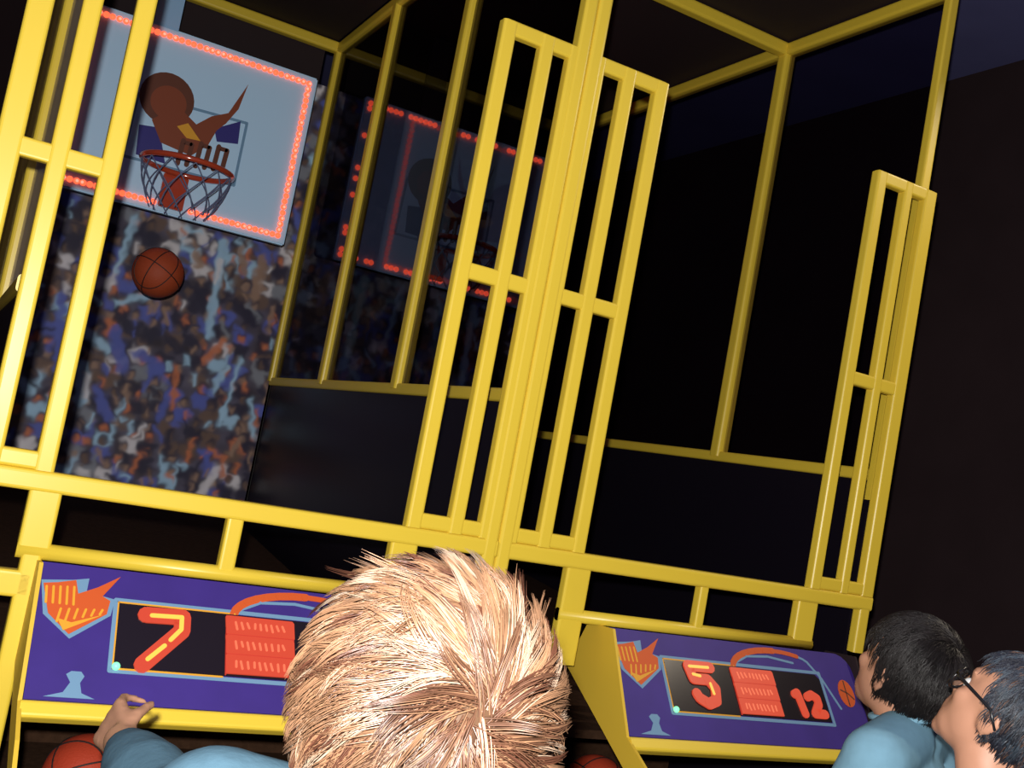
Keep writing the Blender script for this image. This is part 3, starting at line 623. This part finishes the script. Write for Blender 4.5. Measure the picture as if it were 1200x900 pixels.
# --- the blond child in front, seen from behind
hc = Vector((-0.731, -1.290, 1.284)); HB = basis((0.25, 0.90, 0.42), (-0.12, -0.35, 0.93))
P, base = person('blond child seen from behind in a light blue long-sleeved top, left arm reaching out', hc, HB, 0.215, 1.42, (0.12, 0.99), SKINL,
    {-1: ((-0.845, -0.985, 1.090), (-0.864, -0.785, 1.102), (-0.10, 0.90, 0.08), (1, 0.15, -0.35)), 1: ((-0.50, -1.20, 0.90), (-0.47, -1.02, 0.86), (0.0, 0.8, -0.2), (-0.5, 0.3, -0.6))},
    SHIRTB, True, 0.75, 0.004, (0.043, 0.0), 0.24)
def blond(rng, tone, d):
    k = 0.55+0.75*tone+rng.uniform(-0.1, 0.1)
    c = Vector((0.225, 0.118, 0.064))*k
    if tone < 0.16: c = Vector((0.085, 0.032, 0.018))
    if tone > 0.86: c = Vector((0.34, 0.24, 0.17))
    if d.dot(Vector((0.25, -0.75, 0.52)).normalized()) > 0.965 and rng.random() < 0.6: c = Vector((0.10, 0.045, 0.025))
    if d.y > 0.22: c = c*0.5  # shade on the front hair, painted into the strand colour
    return tuple(c)
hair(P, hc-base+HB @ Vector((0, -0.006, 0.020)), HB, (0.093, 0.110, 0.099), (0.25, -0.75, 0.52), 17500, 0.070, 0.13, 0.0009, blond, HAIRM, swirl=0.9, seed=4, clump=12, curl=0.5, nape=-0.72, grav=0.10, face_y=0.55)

# --- dark-haired person in a light blue tee, face turned away up-left
hc = Vector((0.604, -0.618, 1.251))
HB = basis(-CR*0.30+CF*0.85+CU*0.38, Vector((0, 0, 1))+CR*0.05)
P, base = person('dark-haired person in a light blue tee beside the score 5 display, looking away', hc, HB, 0.235, 1.46, (-0.45, 0.88), SKIN,
    {-1: ((0.44, -0.62, 0.87), (0.45, -0.56, 0.68), (0.05, 0.3, -0.95), (1, 0, 0)), 1: ((0.80, -0.66, 0.87), (0.79, -0.60, 0.68), (-0.05, 0.3, -0.95), (-1, 0, 0))},
    TEEB, False, 0.5, 0.006, (0, 0), 0.24)
def darkh(rng, tone, d):
    k = 0.6+0.8*tone; return (0.012*k, 0.009*k, 0.009*k)
hair(P, hc-base+HB @ Vector((0, -0.011, 0.025)), HB, (0.086, 0.106, 0.098), (0.1, -0.5, 0.8), 7000, 0.045, 0.25, 0.0009, darkh, HAIRD, swirl=0.3, seed=9, clump=6, nape=-0.60, grav=0.3, curl=0.2)

# --- person with glasses at the right edge
hc = Vector((0.326, -1.043, 1.272))
HB = basis(-CR*0.38+CF*0.74+CU*0.56, Vector((0, 0, 1))+CR*0.25)
P, base = person('person with dark glasses and short dark hair at the right edge, looking up', hc, HB, 0.195, 1.42, (0.0, 1.0), SKIN,
    {-1: ((0.13, -1.06, 0.90), (0.14, -1.00, 0.70), (0.05, 0.3, -0.95), (1, 0, 0)), 1: ((0.49, -1.06, 0.90), (0.48, -1.00, 0.70), (-0.05, 0.3, -0.95), (-1, 0, 0))},
    DCLOTH, False, 0.5, 0.006)
def sheenh(rng, tone, d):
    if tone > 0.66: return (0.045, 0.062, 0.085)  # blue-grey sheen of the dark hair, painted as lighter clumps
    if tone > 0.62: return (0.12, 0.06, 0.04)
    k = 0.6+1.2*tone; return (0.020*k, 0.022*k, 0.034*k)
hair(P, hc-base+HB @ Vector((0, -0.010, 0.023)), HB, (0.070, 0.088, 0.081), (0.1, -0.5, 0.8), 7000, 0.034, 0.22, 0.0009, sheenh, HAIRD, swirl=0.3, seed=12, clump=6, nape=-0.58, grav=0.3, curl=0.2, face_y=0.30, face_z=0.55)
c = hc-base; s = 0.195
bm = bmesh.new(); at = lambda x, y, z: c+HB @ (Vector((x, y, z))*s)
for sg in (1, -1):
    tube(bm, [at(sg*(0.165+0.125*math.cos(a)), 0.385-0.03*abs(math.cos(a)), 0.0+0.10*math.sin(a)) for a in [2*math.pi*k/20 for k in range(20)]], 0.0022, 6, True)
    tube(bm, [at(sg*0.29, 0.355, 0.04), at(sg*0.345, 0.30, 0.045), at(sg*0.375, -0.04, 0.055), at(sg*0.365, -0.16, -0.03)], [0.0026, 0.0026, 0.0026, 0.002], 8)
tube(bm, [at(-0.04, 0.405, 0.01), at(0, 0.425, 0.02), at(0.04, 0.405, 0.01)], 0.0022, 6)
g = link('glasses', bm, SPEC, P, True)
for sg in (1, -1):
    b2 = bmesh.new(); sphere(b2, at(sg*0.165, 0.375, 0.0), (0.12*s, 0.008*s, 0.095*s), 16, 8, HB); link('lens', b2, LENS, g, True)
